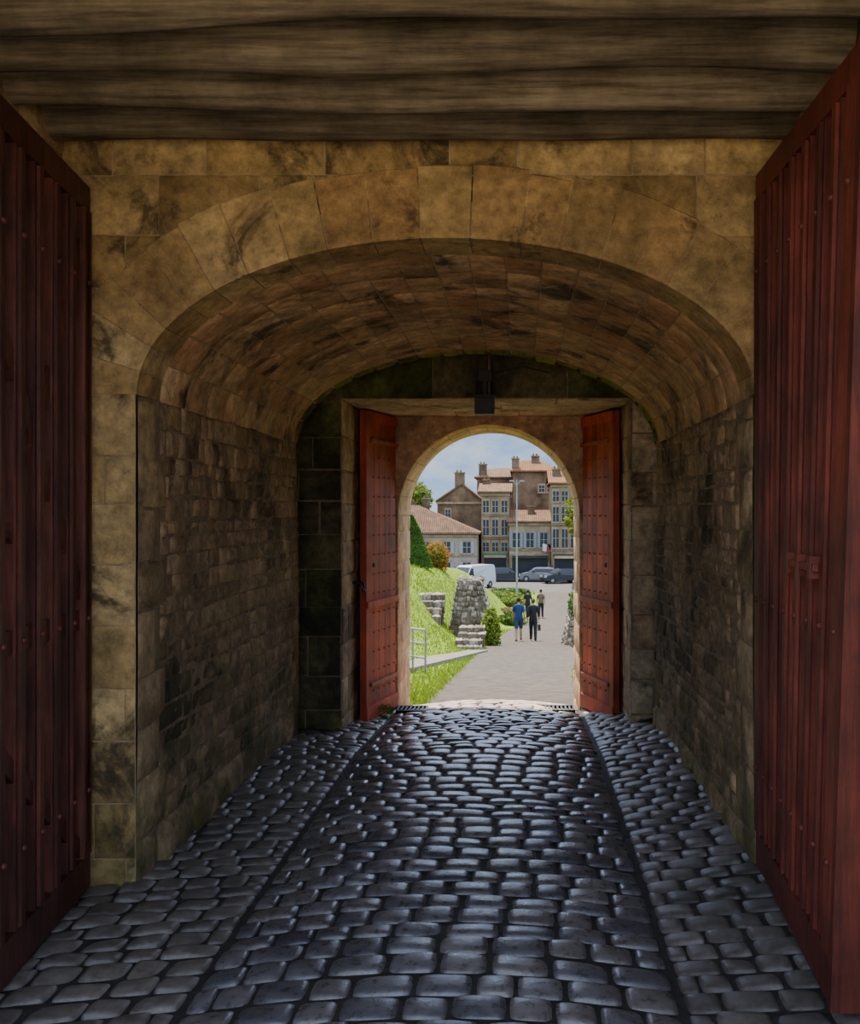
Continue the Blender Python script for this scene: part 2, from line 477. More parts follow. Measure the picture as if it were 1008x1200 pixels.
facade('wall_arch_far',PB,PL,PR,-.35,PZ,AC,AR_,AR_,AS,.30,15,'arch','arch','mortar',.33,.5,1.17)
mb=MB()
for sx,f in ((AC-AR_,1),(AC+AR_,-1)):
    for r in lay(PB,12.0,-.55,AS,.33,.6): grid_block(mb,lambda u,v,d:(sx+f*d,u,v),*r,'arch',.010,.015)
    mb.box(min(sx,sx-f*.33),max(sx,sx-f*.33),PB+.01,11.99,-.7,AS,'mortar')
mb.obj('wall_arch_jambs')
mb=MB()
def strip(Y,x0,x1,z0,z1,mat):
    inn=[(AC-AR_,z0),(AC-AR_,AS)]+[(AC-AR_*math.cos(math.pi*i/40),AS+AR_*math.sin(math.pi*i/40)) for i in range(1,40)]+[(AC+AR_,AS),(AC+AR_,z0)]
    out=[(x0,z0),(x0,AS)]
    for i in range(1,40):
        t=math.pi*i/40; dx,dz=-math.cos(t),math.sin(t)
        k=min(((x0-AC)/dx) if dx<-1e-6 else 1e9,((x1-AC)/dx) if dx>1e-6 else 1e9,(z1-AS)/dz)
        out.append((AC+k*dx,AS+k*dz))
    out+=[(x1,AS),(x1,z0)]
    vs=[]
    for p,q in zip(inn,out): vs+=[(p[0],Y,p[1]),(q[0],Y,q[1])]
    mb.add(vs,[(2*i,2*i+1,2*i+3,2*i+2) for i in range(len(inn)-1)],mat,.5)
strip(12.0,-7,6,-1.2,5.2,'quoin')
mb.box(-7,-2.45,YG,11.98,-1,5.2,'quoin'); mb.box(1.75,6,YG,11.98,-1,5.2,'quoin')
mb.box(1.47,1.75,YG,5.1,-1,4.2,'quoin')
mb.box(-7,6,YG,11.98,4.2,5.2,'quoin')
mb.box(-2.45,-1.7,10.84,11.98,-1,4.2,'quoin'); mb.box(1.06,1.75,10.84,11.98,-1,4.2,'quoin'); mb.box(-1.75,1.1,10.84,11.98,3.3,4.2,'quoin')
mb.obj('rampart')

# ------------------------------------------------------------------ doors
def door(name, mp, L, z0, z1, red, style, side):
    e=empty(name)
    def bx(mb,u0,u1,a,b,d0,d1,mat,tone=None):
        mb.hexa([mp(u0,a,d0),mp(u1,a,d0),mp(u1,a,d1),mp(u0,a,d1),mp(u0,b,d0),mp(u1,b,d0),mp(u1,b,d1),mp(u0,b,d1)],mat,tone)
    def diag(mb,ua,za,ub,zb,w,d0,d1,mat):
        dx,dz=ub-ua,zb-za; l=math.hypot(dx,dz); nx,nz=-dz/l*w/2,dx/l*w/2
        q=[(ua+nx,za+nz),(ua-nx,za-nz),(ub-nx,zb-nz),(ub+nx,zb+nz)]
        mb.hexa([mp(a,b,d0) for a,b in q]+[mp(a,b,d1) for a,b in q],mat)
    H=z1-z0
    pl=MB(); u=0
    while u<L-.01:
        w=min(R.uniform(.13,.17),L-u)
        bx(pl,u+.003,u+w-.003,z0,z1,-.05,0,red); u+=w
    pl.obj('planks',e)
    fr=MB()
    if style=='near':
        bx(fr,0,L,z1-.13,z1,0,.075,red); bx(fr,0,L,z0,z0+.17,0,.075,red)
        zm=z0+H*.37
        bx(fr,0,L,zm,zm+.10,0,.058,red)
        nr=max(4,int(L/.21))
        for i in range(nr+1):
            uc=.06+(L-.12)*i/nr; w=.055 if i in(0,nr) else .045
            bx(fr,uc-w,uc+w,z0+.17,z1-.13,0,.085 if i in(0,nr) else .07,red)
            bx(fr,uc-w*.5,uc+w*.5,z0+.18,z1-.14,.07,.085,red)
        if side=='l':
            diag(fr,.08,z0+H*.42,L-.05,z1-.35,.09,.0,.062,red)
            diag(fr,.08,z1-.3,L*.6,z0+H*.5,.07,.0,.06,red)
            diag(fr,.08,z0+.2,L-.05,zm-.05,.08,0,.062,red)
        else:
            diag(fr,.08,zm+.2,L-.2,z1-.3,.07,0,.05,red)
        bx(fr,L-.002,L+.05,z0,z1,-.05,.085,red)
    else:
        bx(fr,0,L,z1-.1,z1,0,.02,red); bx(fr,0,L,z0,z0+.14,0,.03,red)
        zm=z0+H*.37; bx(fr,0,L,zm-.02,zm+.04,0,.04,red)
        bx(fr,L-.07,L,z0,z1,-.05,.02,red)
    fr.obj('frame',e)
    ir=MB()
    if style=='near':
        for zz in (z0+.5,z0+H*.37+.05,z1-.5):
            for i in range(int(L/.21)+1):
                uc=.06+(L-.12)*i/int(L/.21)
                ir.ball(mp(uc,zz,.085),.015,'iron_red',8,5)
        if side=='r':
            zb=1.78
            bx(ir,.72,L-.30,zb-.015,zb+.015,.085,.105,red)
            for uu in (.76,.94,L-.34): bx(ir,uu-.02,uu+.02,zb-.045,zb+.045,.06,.112,red)
            bx(ir,.95,.97,zb-.10,zb,.105,.118,'iron_red')
        for zz in (z0+.35,z1-.35): bx(ir,-.03,.5,zz-.03,zz+.03,-.07,-.05,'iron')
    else:
        zz=z0+.08
        while zz<z1:
            for i in range(6):
                ir.ball(mp(.07+(L-.14)*i/5,zz,.012),.010,'iron_far',6,4)
            zz+=.2
        for zz in (z0+.35,z0+H*.37+.01,z1-.3): bx(ir,0,L*.85,zz-.02,zz+.02,0.0,.03,'iron_far')
        bx(ir,L-.20,L-.16,z0+H*.5-.02,z0+H*.5+.02,.02,.04,'iron')
    ir.obj('ironwork',e)
    return e
def dmap(h,f0,f1,z0,z1,sgn):
    L=math.hypot(f0[0]-h[0],f0[1]-h[1])
    ux,uy=(f0[0]-h[0])/L,(f0[1]-h[1])/L
    nx,ny=(-uy,ux) if sgn>0 else (uy,-ux)
    def mp(u,z,d):
        t=(z-z0)/(z1-z0); k=u/L
        fx=f0[0]+(f1[0]-f0[0])*t; fy=f0[1]+(f1[1]-f0[1])*t
        return (h[0]+(fx-h[0])*k+nx*d, h[1]+(fy-h[1])*k+ny*d, z)
    return mp,L
mp,L=dmap((-2.28,5.02),(-2.08,3.4),(-2.08,3.4),.08,3.66,+1)
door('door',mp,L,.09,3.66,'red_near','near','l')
mp,L=dmap((1.28,5.02),(1.195,3.55),(1.31,3.55),.21,3.72,-1)
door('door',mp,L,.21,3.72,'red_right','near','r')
mp,L=dmap((-1.37,10.76),(-1.575,9.92),(-1.575,9.92),-.17,3.03,+1)
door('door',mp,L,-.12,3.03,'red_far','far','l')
mp,L=dmap((.685,10.76),(.955,9.92),(.955,9.92),-.17,3.03,-1)
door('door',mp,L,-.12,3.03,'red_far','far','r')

mb=MB()
lx=-.33
mb.box(lx-.09,lx+.09,8.98,9.15,2.90,3.05,'black'); mb.box(lx-.105,lx+.105,8.96,9.17,3.05,3.075,'black')
mb.box(lx-.075,lx+.075,8.975,8.98,2.92,3.03,M['iron'])
mb.box(lx-.02,lx+.02,9.08,9.2,3.07,3.22,'black'); mb.box(lx-.08,lx+.08,9.12,9.19,3.22,3.32,'iron')
mb.cyl((lx-.07,9.1,3.07),(lx-.07,9.12,3.4),.006,.006,'black'); mb.cyl((lx+.07,9.1,3.07),(lx+.07,9.12,3.4),.006,.006,'black')
mb.cyl((lx+.08,9.17,3.3),(lx+.35,9.17,3.36),.006,.006,'black'); mb.cyl((lx+.35,9.17,3.36),(lx+.6,9.17,3.3),.006,.006,'black')
mb.obj('lantern')
for gx in (-1.16,.42):
    mb=MB(); z=floor_z(gx,10.55)+.045
    mb.box(gx-.16,gx+.16,10.4,10.42,z-.03,z,'iron'); mb.box(gx-.16,gx+.16,10.66,10.68,z-.03,z,'iron')
    for i in range(8): mb.box(gx-.16+i*.043,gx-.14+i*.043,10.4,10.68,z-.03,z,'iron')
    mb.box(gx-.17,gx+.17,10.39,10.69,z-.04,z-.03,'black')
    mb.obj('drain_grate')
mb=MB(); mb.cyl((-1.66,9.7,1.3),(-1.55,9.7,1.3),.015,.015,'iron'); mb.cyl((-1.55,9.7,1.3),(-1.53,9.62,1.22),.012,.012,'iron'); mb.cyl((-1.53,9.62,1.22),(-1.56,9.55,1.28),.012,.006,'iron')
mb.obj('wall_hook')

# ------------------------------------------------------------------ exterior materials
EX=.42
def ex(*c): return tuple(q*EX for q in c)
def mat_veg(name, cols, rough=.7, k=.62):
    m,nt,b=new_mat(name)
    att=N(nt,'ShaderNodeAttribute',attribute_name='tone').outputs['Fac']
    base=ramp(nt,att,[(i/(len(cols)-1),tuple(q*k for q in c)) for i,c in enumerate(cols)])
    nt.links.new(base,b.inputs['Base Color']); b.inputs['Roughness'].default_value=rough
    b.inputs['Specular IOR Level'].default_value=.1
    tr=N(nt,'ShaderNodeBsdfTranslucent'); nt.links.new(base,tr.inputs['Color'])
    ms=N(nt,'ShaderNodeMixShader'); ms.inputs[0].default_value=.35
    nt.links.new(b.outputs[0],ms.inputs[1]); nt.links.new(tr.outputs[0],ms.inputs[2])
    nt.links.new(ms.outputs[0],nt.nodes['Material Output'].inputs['Surface'])
    return m
M['leaf']=mat_veg('leaf_green',[(0.03,0.08,0.01),(0.07,0.16,0.02),(0.13,0.24,0.03)])
M['leaf_y']=mat_veg('leaf_yellow',[(0.10,0.18,0.02),(0.22,0.30,0.04),(0.35,0.38,0.06)])
M['leaf_o']=mat_veg('leaf_orange',[(0.55,0.12,0.02),(0.12,0.2,0.03),(0.7,0.2,0.03),(0.15,0.22,0.03)])
M['flower']=mat_veg('flower_pink',[(0.4,0.12,0.12),(0.2,0.25,0.05),(0.5,0.35,0.2)])
M['grass']=mat_veg('grass_blade',[(0.14,0.23,0.015),(0.24,0.35,0.022),(0.36,0.44,0.045)],k=.6)
M['lawn']=mat_plain('lawn',(0.11,0.165,0.013),.95,var=.5,scale=3,bmp=.5,spec=.05)
M['asphalt']=mat_plain('asphalt',ex(0.165,0.138,0.108),.9,var=.35,scale=5,bmp=.6,spec=.1)
M['street']=mat_plain('street',ex(0.15,0.135,0.12),.8,var=.15,scale=.4,spec=.2)
M['paving']=mat_plain('paving',ex(0.34,0.29,0.23),.8,var=.25,scale=5,bmp=.2,spec=.2)
M['gravel']=mat_plain('courtyard_gravel',(0.50,0.40,0.27),.9,var=.2,scale=4,bmp=.3)
M['rubble']=mat_stone('rubble',[ex(0.19,0.14,0.09),ex(0.36,0.29,0.20),ex(0.66,0.58,0.46),ex(0.24,0.18,0.11)],stain=(.54,.68),stain_amt=.75,stain_scale=5,gain=1.15)
M['b_cream']=mat_plain('render_cream',ex(0.60,0.50,0.37),.9,var=.2,scale=.5,spec=.05)
M['b_stone']=mat_plain('town_stone',ex(0.47,0.335,0.19),.9,var=.5,scale=.7,spec=.05)
M['b_dark']=mat_plain('town_stone_dark',ex(0.30,0.20,0.12),.9,var=.6,scale=.6,spec=.05)
M['b_warm']=mat_plain('town_stone_warm',ex(0.58,0.43,0.26),.9,var=.35,scale=.8,spec=.05)
M['trimst']=mat_plain('town_trim',ex(0.54,0.40,0.25),.9,var=.3,scale=1,spec=.05)
def mat_tile(name,c):
    m,nt,b=new_mat(name)
    pos=N(nt,'ShaderNodeNewGeometry').outputs['Position']
    w=N(nt,'ShaderNodeTexWave'); w.inputs['Scale'].default_value=1.4; w.inputs['Distortion'].default_value=.6
    nt.links.new(pos,w.inputs['Vector'])
    base=mix(nt,1.0,c,ramp(nt,w.outputs['Fac'],[(0,.65),(1,1.15)]),'MULTIPLY')
    base=mix(nt,1.0,base,ramp(nt,noise_n(nt,pos,1.5,6,.7),[(.3,.6),(.7,1.3)]),'MULTIPLY')
    nt.links.new(base,b.inputs['Base Color']); b.inputs['Roughness'].default_value=.95
    b.inputs['Specular IOR Level'].default_value=.05
    return m
M['tile']=mat_tile('roof_tile',ex(0.34,0.20,0.125)); M['tile_o']=mat_tile('roof_tile_orange',ex(0.38,0.19,0.095))
M['glass']=mat_plain('window_glass',(0.02,0.023,0.03),.25,var=.1,spec=.3)
M['shut_w']=mat_plain('shutter_white',ex(0.5,0.5,0.5),.6,var=.05); M['shut_g']=mat_plain('shutter_grey',ex(0.36,0.37,0.37),.6,var=.05)
M['green']=mat_plain('shop_green',ex(0.03,0.30,0.12),.5,var=.05); M['redp']=mat_plain('shop_red',ex(0.4,0.04,0.04),.5,var=.05)
M['carw']=mat_plain('paint_white',ex(0.9,0.91,0.93),.25,var=.03); M['cars']=mat_plain('paint_silver',ex(0.35,0.37,0.4),.25,metal=.4,var=.03)
M['cark']=mat_plain('paint_dark',(0.02,0.022,0.03),.25,var=.03); M['rubber']=mat_plain('rubber',(0.01,0.01,0.01),.8)
M['lampw']=mat_plain('light_lens',(0.4,0.38,0.3),.2,var=.03)
M['redlens']=mat_plain('red_lens',(0.3,0.02,0.02),.2,var=.03)

# ------------------------------------------------------------------ terrain
def roadc(y): return .25+ sm((y-34)/45)*3.2
def roadw(y): return 1.45 if y<40 else 1.45+.2*sm((y-40)/30)
def h(x,y):
    z=g(y)
    xl=roadc(y)-roadw(y)
    z+=sm((xl-.35-x)/3.6)*3.1*sm((y-17)/22)*(1-sm((y-54)/22))
    xr=roadc(y)+roadw(y)
    z+=sm((x-xr-.3)/4)*1.2*sm((y-16)/20)*(1-sm((y-50)/25))
    return z-.02
mb=MB()
xs=[-60,-45,-34,-26,-20,-16,-13,-11]+[-10+.4*i for i in range(46)]+[9,10,12,15,20,28,40,60]
ys=[12.0+.75*i for i in range(60)]+[58,61,64,68,72,76,80,84,88.9]
nx=len(xs)
mb.add([(x,y,h(x,y)+.03*noise.noise(Vector((x,y,0)))-(.06 if abs(x-roadc(y))<roadw(y) else 0)) for y in ys for x in xs],
       [(j*nx+i,j*nx+i+1,(j+1)*nx+i+1,(j+1)*nx+i) for j in range(len(ys)-1) for i in range(nx-1)],'lawn',.5,True)
mb.obj('lawn')
mb=MB(); vs=[]
ys2=[12.0+.8*i for i in range(97)]
for y in ys2:
    for k in range(7):
        x=roadc(y)+roadw(y)*(k/3-1); vs.append((x,y,g(y)+.02))
mb.add(vs,[(j*7+i,j*7+i+1,(j+1)*7+i+1,(j+1)*7+i) for j in range(len(ys2)-1) for i in range(6)],'asphalt',.5,True)
mb.obj('road')
mb=MB(); mb.box(-80,80,89,260,-5.6,-5.3,'street'); mb.obj('street')
mb=MB(); mb.box(-30,30,-60,-1.0,-.2,0.0,'gravel'); mb.obj('courtyard_ground')
mb=MB()
for i in range(18):
    t=i/18; t2=(i+.93)/18
    def pp(t,o): return (-2.9+1.65*t+o, 16+13*t)
    a,b_,c_,d_=pp(t,-.3),pp(t,.3),pp(t2,.3),pp(t2,-.3)
    q=[(p,max(h(p[0],p[1]),g(p[1]))+.07) for p in (a,b_,c_,d_)]
    mb.hexa([(p[0],p[1],z-.25) for p,z in q]+[(p[0],p[1],z) for p,z in q],'paving')
mb.obj('side_path')
mb=MB()
for k in range(4):
    x=-2.75+.3*k; y=20.6-.5*k; z=h(x,y)
    mb.cyl((x,y,z-.05),(x,y,z+.85),.02,.02,'steel',8)
for zz in (.3,.58,.85):
    mb.cyl((-2.75,20.6,h(-2.75,20.6)+zz),(-1.85,19.1,h(-1.85,19.1)+zz),.02,.02,'steel',8)
mb.obj('handrail')
def rough_steps(x0,x1,y0,z0,n,run,rise,wmin,wmax,slant=0):
    mb=MB()
    for k in range(n):
        y=y0+k*run; z=z0+k*rise; x=x0+R.uniform(-.1,.05)
        while x<x1:
            w=min(R.uniform(wmin,wmax),x1+R.uniform(-.05,.12)-x)
            if w<.08: break
            cx=x+w/2
            def mp_top(u,v,d): return (u+.03*noise.noise(Vector((u*3,v*3,k))),v+.03*noise.noise(Vector((u*3,v*3,k+9))),z+d)
            def mp_fr(u,v,d): return (u+.03*noise.noise(Vector((u*3,v*3,k))),y-d+.03*noise.noise(Vector((u*3,v*3,k+5))),v)
            grid_block(mb,mp_top,x,x+w,y-.02,y+run+.25,'rubble',.035,.04,rnd=.015,gap=.006)
            grid_block(mb,mp_fr,x,x+w,z-rise-.12,z+.01,'rubble',.04,.04,rnd=.02,gap=.006)
            x+=w
        mb.box(x0,x1,y+.01,y+run+.25,z-rise-.5,z-.005,'rubble',tone=.1)
    return mb.obj('stone_steps')
rough_steps(-4.9,-2.78,33.9,-1.62,4,.5,.21,.25,.6)
rough_steps(-2.0,-1.2,30.5,g(30)+.05,4,.4,.15,.18,.35)
def buttress(name,x0,x1,xt0,xt1,y0,y1,zt,zb):
    mb=MB()
    base=[(x0,y0),(x1,y0),(x1,y1),(x0,y1)]
    top=[(xt0,y0+.45),(xt1,y0+.45),(xt1,y1-.45),(xt0,y1-.45)]
    mb.hexa([(p[0],p[1],zb) for p in base]+[(p[0],p[1],zt-.05) for p in top],'rubble',.1)
    for s in range(4):
        a0,a1=base[s],base[(s+1)%4]; b0,b1=top[s],top[(s+1)%4]
        nrm=Vector((a1[1]-a0[1],-(a1[0]-a0[0]),0)).normalized()
        def mp(u,v,d):
            u2=u+.03*noise.noise(Vector((u*6,v*6,s))); v2=v+.025*noise.noise(Vector((u*5,v*7,s+5)))
            u2=max(0,min(1,u2)) ; v2=max(0,v2)
            bl=[a0[i]+(a1[i]-a0[i])*u2 for i in (0,1)]; tp=[b0[i]+(b1[i]-b0[i])*u2 for i in (0,1)]
            d=d*1.0+.06*noise.noise(Vector((u*3,v*3,s)))
            return (bl[0]+(tp[0]-bl[0])*v2+nrm.x*d, bl[1]+(tp[1]-bl[1])*v2+nrm.y*d, zb+(zt-.05-zb)*v2)
        for r in lay(0,1,0,1,.075,.14,.5,.4):
            grid_block(mb,mp,*r,'rubble',.06,.02,rnd=.015,hv=.8,gap=.004)
    for k in range(14):
        cx=R.uniform(xt0,xt1); cy=R.uniform(y0+.5,y1-.5)
        mb.ball((cx,cy,zt-.06),(R.uniform(.1,.2),R.uniform(.1,.2),R.uniform(.06,.16)),'rubble',7,5,None,lambda d:1+.3*noise.noise(d*2+Vector((cx,cy,0))))
    return mb.obj(name)
buttress('stone_buttress',-2.7,-.75,-2.25,-1.45,35.2,37.2,-.45,-3.1)
buttress('stone_buttress',1.55,3.4,2.0,3.0,34.5,36.5,-.4,-3.0)

def leaves(name, sampler, n, size, mat, core=None):
    mb=MB()
    if core: core(mb)
    for _ in range(n):
        p,nr=sampler(); p=Vector(p)
        a=Vector((R.gauss(0,1),R.gauss(0,1),R.gauss(0,1))).normalized()
        b=a.cross(Vector((R.gauss(0,1),R.gauss(0,1),R.gauss(0,1)))).normalized()
        s=size*R.uniform(.6,1.3)
        mb.add([p-a*s,p+b*s*.5,p+a*s,p-b*s*.5],[(0,1,2,3)],mat)
    return mb.obj(name)
def sph(c,r):
    c=Vector(c); r=Vector(r)
    def f():
        d=Vector((R.gauss(0,1),R.gauss(0,1),R.gauss(0,1))).normalized()
        k=R.uniform(.75,1.05)*(1+.25*noise.noise(d*2.5+c))
        return c+Vector((d.x*r.x,d.y*r.y,d.z*r.z))*k,d
    return f
def cone(cx,cy,z0,z1,rad):
    def f():
        t=R.random()**1.3; a=R.uniform(0,6.283)
        rr=rad*(1-t)**.75*R.uniform(.92,1.04)+.02
        return Vector((cx+rr*math.cos(a),cy+rr*math.sin(a),z0+(z1-z0)*t)),None
    return f
hz=h(-5.0,45)
def ccore(mb):
    for k in range(8):
        t0,t1=k/8,(k+1)/8
        mb.cyl((-5.0,45,hz+(1.8-hz)*t0),(-5.0,45,hz+(1.8-hz)*t1),.9*(1-t0)**.75*.93,.9*(1-t1)**.75*.93+.01,'leaf',14)
leaves('topiary_hedge',cone(-5.0,45,hz-.05,1.85,.95),5600,.05,'leaf',ccore)
leaves('orange_shrub',sph((-4.2,49,h(-4.2,49)+.5),(.65,.7,.8)),1600,.07,'leaf_o',lambda mb: mb.ball((-4.2,49,h(-4.2,49)+.45),(.5,.5,.6),'leaf'))
leaves('green_shrub',sph((-1.05,34.4,-2.2),(.35,.4,.85)),1300,.07,'leaf_y',lambda mb: mb.ball((-1.05,34.4,-2.3),(.2,.25,.6),'leaf'))
leaves('climbing_plant',sph((.75,12.3,1.95),(.2,.2,.3)),500,.035,'leaf_y')
leaves('climbing_plant',sph((1.9,33.8,-1.2),(.25,.3,.5)),350,.06,'leaf')
leaves('weeds',sph((-1.45,10.3,-.12),(.12,.22,.1)),160,.03,'leaf_y')
leaves('weeds',sph((1.1,16,-.75),(.25,1.2,.15)),400,.035,'leaf_y')
for (x,y,rx,ry,rz,m_,nn) in ((-.6,52,.9,.5,.35,'leaf',700),(-.8,62,1.2,.5,.35,'leaf_y',800),(-1.8,70,2.2,.5,.4,'leaf_y',900),(5.8,72,1.4,.6,.5,'flower',600),(-1.0,84,2.2,.5,.45,'leaf',1000),(7,84,2.2,.5,.45,'leaf',1000),(6.4,64,1.6,.9,.6,'leaf',700),(-6,84,2.5,.5,.5,'leaf',900),(-.7,57,.8,.5,.3,'flower',500)):
    leaves('flower_bed_hedge',sph((x,y,h(x,y)+rz*.7),(rx,ry,rz)),nn,.10,m_,lambda mb: mb.ball((x,y,h(x,y)+rz*.5),(rx*.85,ry*.8,rz*.8),'leaf'))
for (x,y,z,r) in ((-13.0,124,3.6,1.8),(-16,126,2.6,2.6),(16,98,-1,2.4)):
    leaves('tree',sph((x,y,z),(r,r,r*1.1)),1500,.22,'leaf_y',lambda mb:(mb.cyl((x,y,-5.3),(x,y,z),.3,.15,'b_dark'),mb.ball((x,y,z),r*.7,'leaf')))
mb=MB()
for _ in range(18000):
    y=12.2+ (R.random()**1.5)*36
    xl=roadc(y)-roadw(y)
    x=xl+.05-(R.random()**1.3)*(1.2+y*.13)
    t=(y-16)/13
    if 0<t<1 and abs(x-(-2.9+1.65*t))<.33: continue
    z=h(x,y)-.01; s=R.uniform(.04,.11)*(1 if y<28 else 1.3); a=R.uniform(0,6.28); w=.008*(1+y/18)
    dx,dy=math.cos(a)*w,math.sin(a)*w; lx_,ly=R.uniform(-.05,.05),R.uniform(-.05,.05)
    mb.add([(x-dx,y-dy,z),(x+dx,y+dy,z),(x+lx_,y+ly,z+s)],[(0,1,2)],'grass')
mb.obj('grass')

# ------------------------------------------------------------------ town
def building(name,x0,x1,y,dep,ze,rh,wall,cols,rows,ww=1.0,roof='gable',tile='tile',shut=None,shop=None,zb=-5.3,chim=(),winx=None,hips=(0,0),rot=0):
    e=empty(name); mb=MB()
    T=Matrix.Translation((( x0+x1)/2,y,0))@Matrix.Rotation(rot,4,'Z')@Matrix.Translation((-(x0+x1)/2,-y,0))
    mb.box(x0,x1,y,y+dep,zb,ze,wall,T)
    o=.35; yr=y+dep/2; zr=ze+rh
    if roof in('gable','hip'):
        rl,rr_=x0+hips[0],x1-hips[1]
        a=[(x0-o,y-o,ze),(x1+o,y-o,ze),(x1+o,y+dep+o,ze),(x0-o,y+dep+o,ze),(rl-(o if not hips[0] else 0),yr,zr),(rr_+(o if not hips[1] else 0),yr,zr)]
        a=[T@Vector(p) for p in a]; up=Vector((0,0,.18))
        mb.add(a+[p+up for p in a],[(6,7,11,10),(8,9,10,11),(0,1,7,6),(2,3,9,8),(9,6,10),(7,8,11),(0,5,1),(3,4,0),(1,5,2)],tile)
        if not hips[0]: mb.add([T@Vector(p) for p in ((x0,y,ze),(x0,y+dep,ze),(x0,yr,zr))],[(0,1,2)],wall)
        if not hips[1]: mb.add([T@Vector(p) for p in ((x1,y,ze),(x1,y+dep,ze),(x1,yr,zr))],[(0,1,2)],wall)
    elif roof=='front':
        xm=x0+(x1-x0)*hips[0]
        mb.add([T@Vector(p) for p in ((x0,y,ze),(x1,y,ze),(xm,y,zr),(x0,y+dep,ze),(x1,y+dep,ze),(xm,y+dep,zr))],[(0,1,2),(5,4,3)],wall)
        mb.hexa([T@Vector(p) for p in ((x0-.2,y-.2,ze-.1),(xm,y-.2,zr),(xm,y+dep,zr),(x0-.2,y+dep,ze-.1),(x0-.2,y-.2,ze+.1),(xm,y-.2,zr+.2),(xm,y+dep,zr+.2),(x0-.2,y+dep,ze+.1))],tile)
        mb.hexa([T@Vector(p) for p in ((xm,y-.2,zr),(x1+.2,y-.2,ze-.1),(x1+.2,y+dep,ze-.1),(xm,y+dep,zr),(xm,y-.2,zr+.2),(x1+.2,y-.2,ze+.1),(x1+.2,y+dep,ze+.1),(xm,y+dep,zr+.2))],tile)
    if cols: mb.box(x0-.12,x1+.12,y-.15,y,ze-.3,ze-.05,'trimst',T)
    wm=MB()
    wx=winx or ([x0+(x1-x0)*(i+.5)/cols for i in range(cols)] if cols else [])
    for (za,zt) in rows:
        if not winx: wm.box(x0,x1,y-.07,y,za-.32,za-.2,'trimst',T)
        for cx in wx:
            w=ww/2
            wm.box(cx-w-.14,cx+w+.14,y-.06,y-.0,za-.14,zt+.18,'trimst',T)
            wm.box(cx-w,cx+w,y-.08,y-.05,za,zt,'glass',T)
            wm.box(cx-.03,cx+.03,y-.1,y-.07,za,zt,'shut_w',T)
            for zz in (za,(za+zt)/2,zt-.06): wm.box(cx-w,cx+w,y-.1,y-.07,zz,zz+.05,'shut_w',T)
            wm.box(cx-w-.2,cx+w+.2,y-.16,y,za-.14,za-.02,'trimst',T)
            if shut:
                wm.box(cx-w-.40,cx-w-.02,y-.12,y-.06,za,zt,shut,T); wm.box(cx+w+.02,cx+w+.40,y-.12,y-.06,za,zt,shut,T)
    if shop:
        n=max(1,int((x1-x0)/2.6)); wd=(x1-x0)/n
        for i in range(n):
            a=x0+i*wd+.3; b_=a+wd-.6
            wm.box(a,b_,y-.08,y,zb,-2.9,'glass',T)
            wm.box(a-.1,b_+.1,y-.16,y,-2.9,-2.55,shop[i%len(shop)],T)
            wm.box(a-.12,a,y-.14,y,zb,-2.9,'trimst',T); wm.box(b_,b_+.12,y-.14,y,zb,-2.9,'trimst',T)
            if i%2==0:
                p=[(a,y-.1,-2.75),(b_,y-.1,-2.75),(b_,y-.7,-3.0),(a,y-.7,-3.0)]
                wm.add([T@Vector(q) for q in p]+[T@(Vector(q)+Vector((0,0,.04))) for q in p],[(0,1,2,3),(4,7,6,5),(2,3,7,6)],shop[(i+1)%len(shop)])
    mb.obj('walls_and_roof',e)
    if wm.v: wm.obj('windows',e)
    if chim:
        cm=MB()
        for (cx,cy,zt,w) in chim:
            cm.box(cx-w/2,cx+w/2,cy-.35,cy+.35,ze-.5,zt,'b_dark',T); cm.box(cx-w/2-.08,cx+w/2+.08,cy-.42,cy+.42,zt,zt+.12,'b_stone',T)
            for k in range(max(1,int(w/.4))): cm.cyl((cx-w/2+.25+k*.4,cy,zt+.12),(cx-w/2+.25+k*.4,cy,zt+.38),.12,.1,'b_dark',8,T)
        cm.obj('chimneys',e)
    return e
building('town_house',-24,-4.6,104,6.5,-.35,2.9,'b_cream',9,[(-2.4,-1.1),(-4.9,-3.3)],.8,'hip','tile','shut_w',hips=(0,6.5),chim=((-10.4,108,3.4,.8),(-11.8,108.5,3.0,.6)))
building('town_house',-9.4,-4.35,111,8,3.2,1.9,'b_dark',2,[(1.4,2.3)],.5,'front','tile',winx=(-8.2,),hips=(.55,0),chim=((-6.9,111.8,6.4,1.1),))
building('town_house',-4.3,-1.25,108,8,4.1,1.0,'b_stone',3,[(1.9,3.3),(-.6,1.2),(-2.4,-1.3)],.62,'gable','tile',shop=['green','trimst'],chim=((-3.9,112,5.6,.8),))
building('town_house',-5.4,-.9,122,10,6.2,1.3,'b_dark',0,[(3.9,5.0)],.6,'hip','tile',winx=(-2.6,-1.5),hips=(1.5,.4),chim=((-4.7,123,7.9,1.0),))
building('town_house',-.9,4.6,120,10,6.9,1.5,'b_dark',0,[(4.4,5.3)],.6,'hip','tile_o',winx=(2.6,3.6),hips=(1.0,1.8),chim=((-.6,121,8.5,.9),(1.9,124,9.0,1.0),))
building('town_house',-1.2,3.3,107,8,.85,1.2,'b_warm',3,[(-1.9,-.2)],.75,'gable','tile','shut_g',shop=['trimst','cark'],chim=((1.2,110,2.6,.8),))
building('town_house',3.35,7.2,106,10,5.0,1.5,'b_stone',4,[(3.1,4.3),(.9,2.6),(-1.9,.2)],.62,'gable','tile_o',shop=['cark','trimst'],chim=((4.0,109,6.7,.9),))
building('town_house',7.25,14,106,10,4.2,1.6,'b_warm',5,[(2.4,3.6),(.2,1.8),(-2.2,-.4)],.7,'gable','tile','shut_g',shop=['trimst','green'])
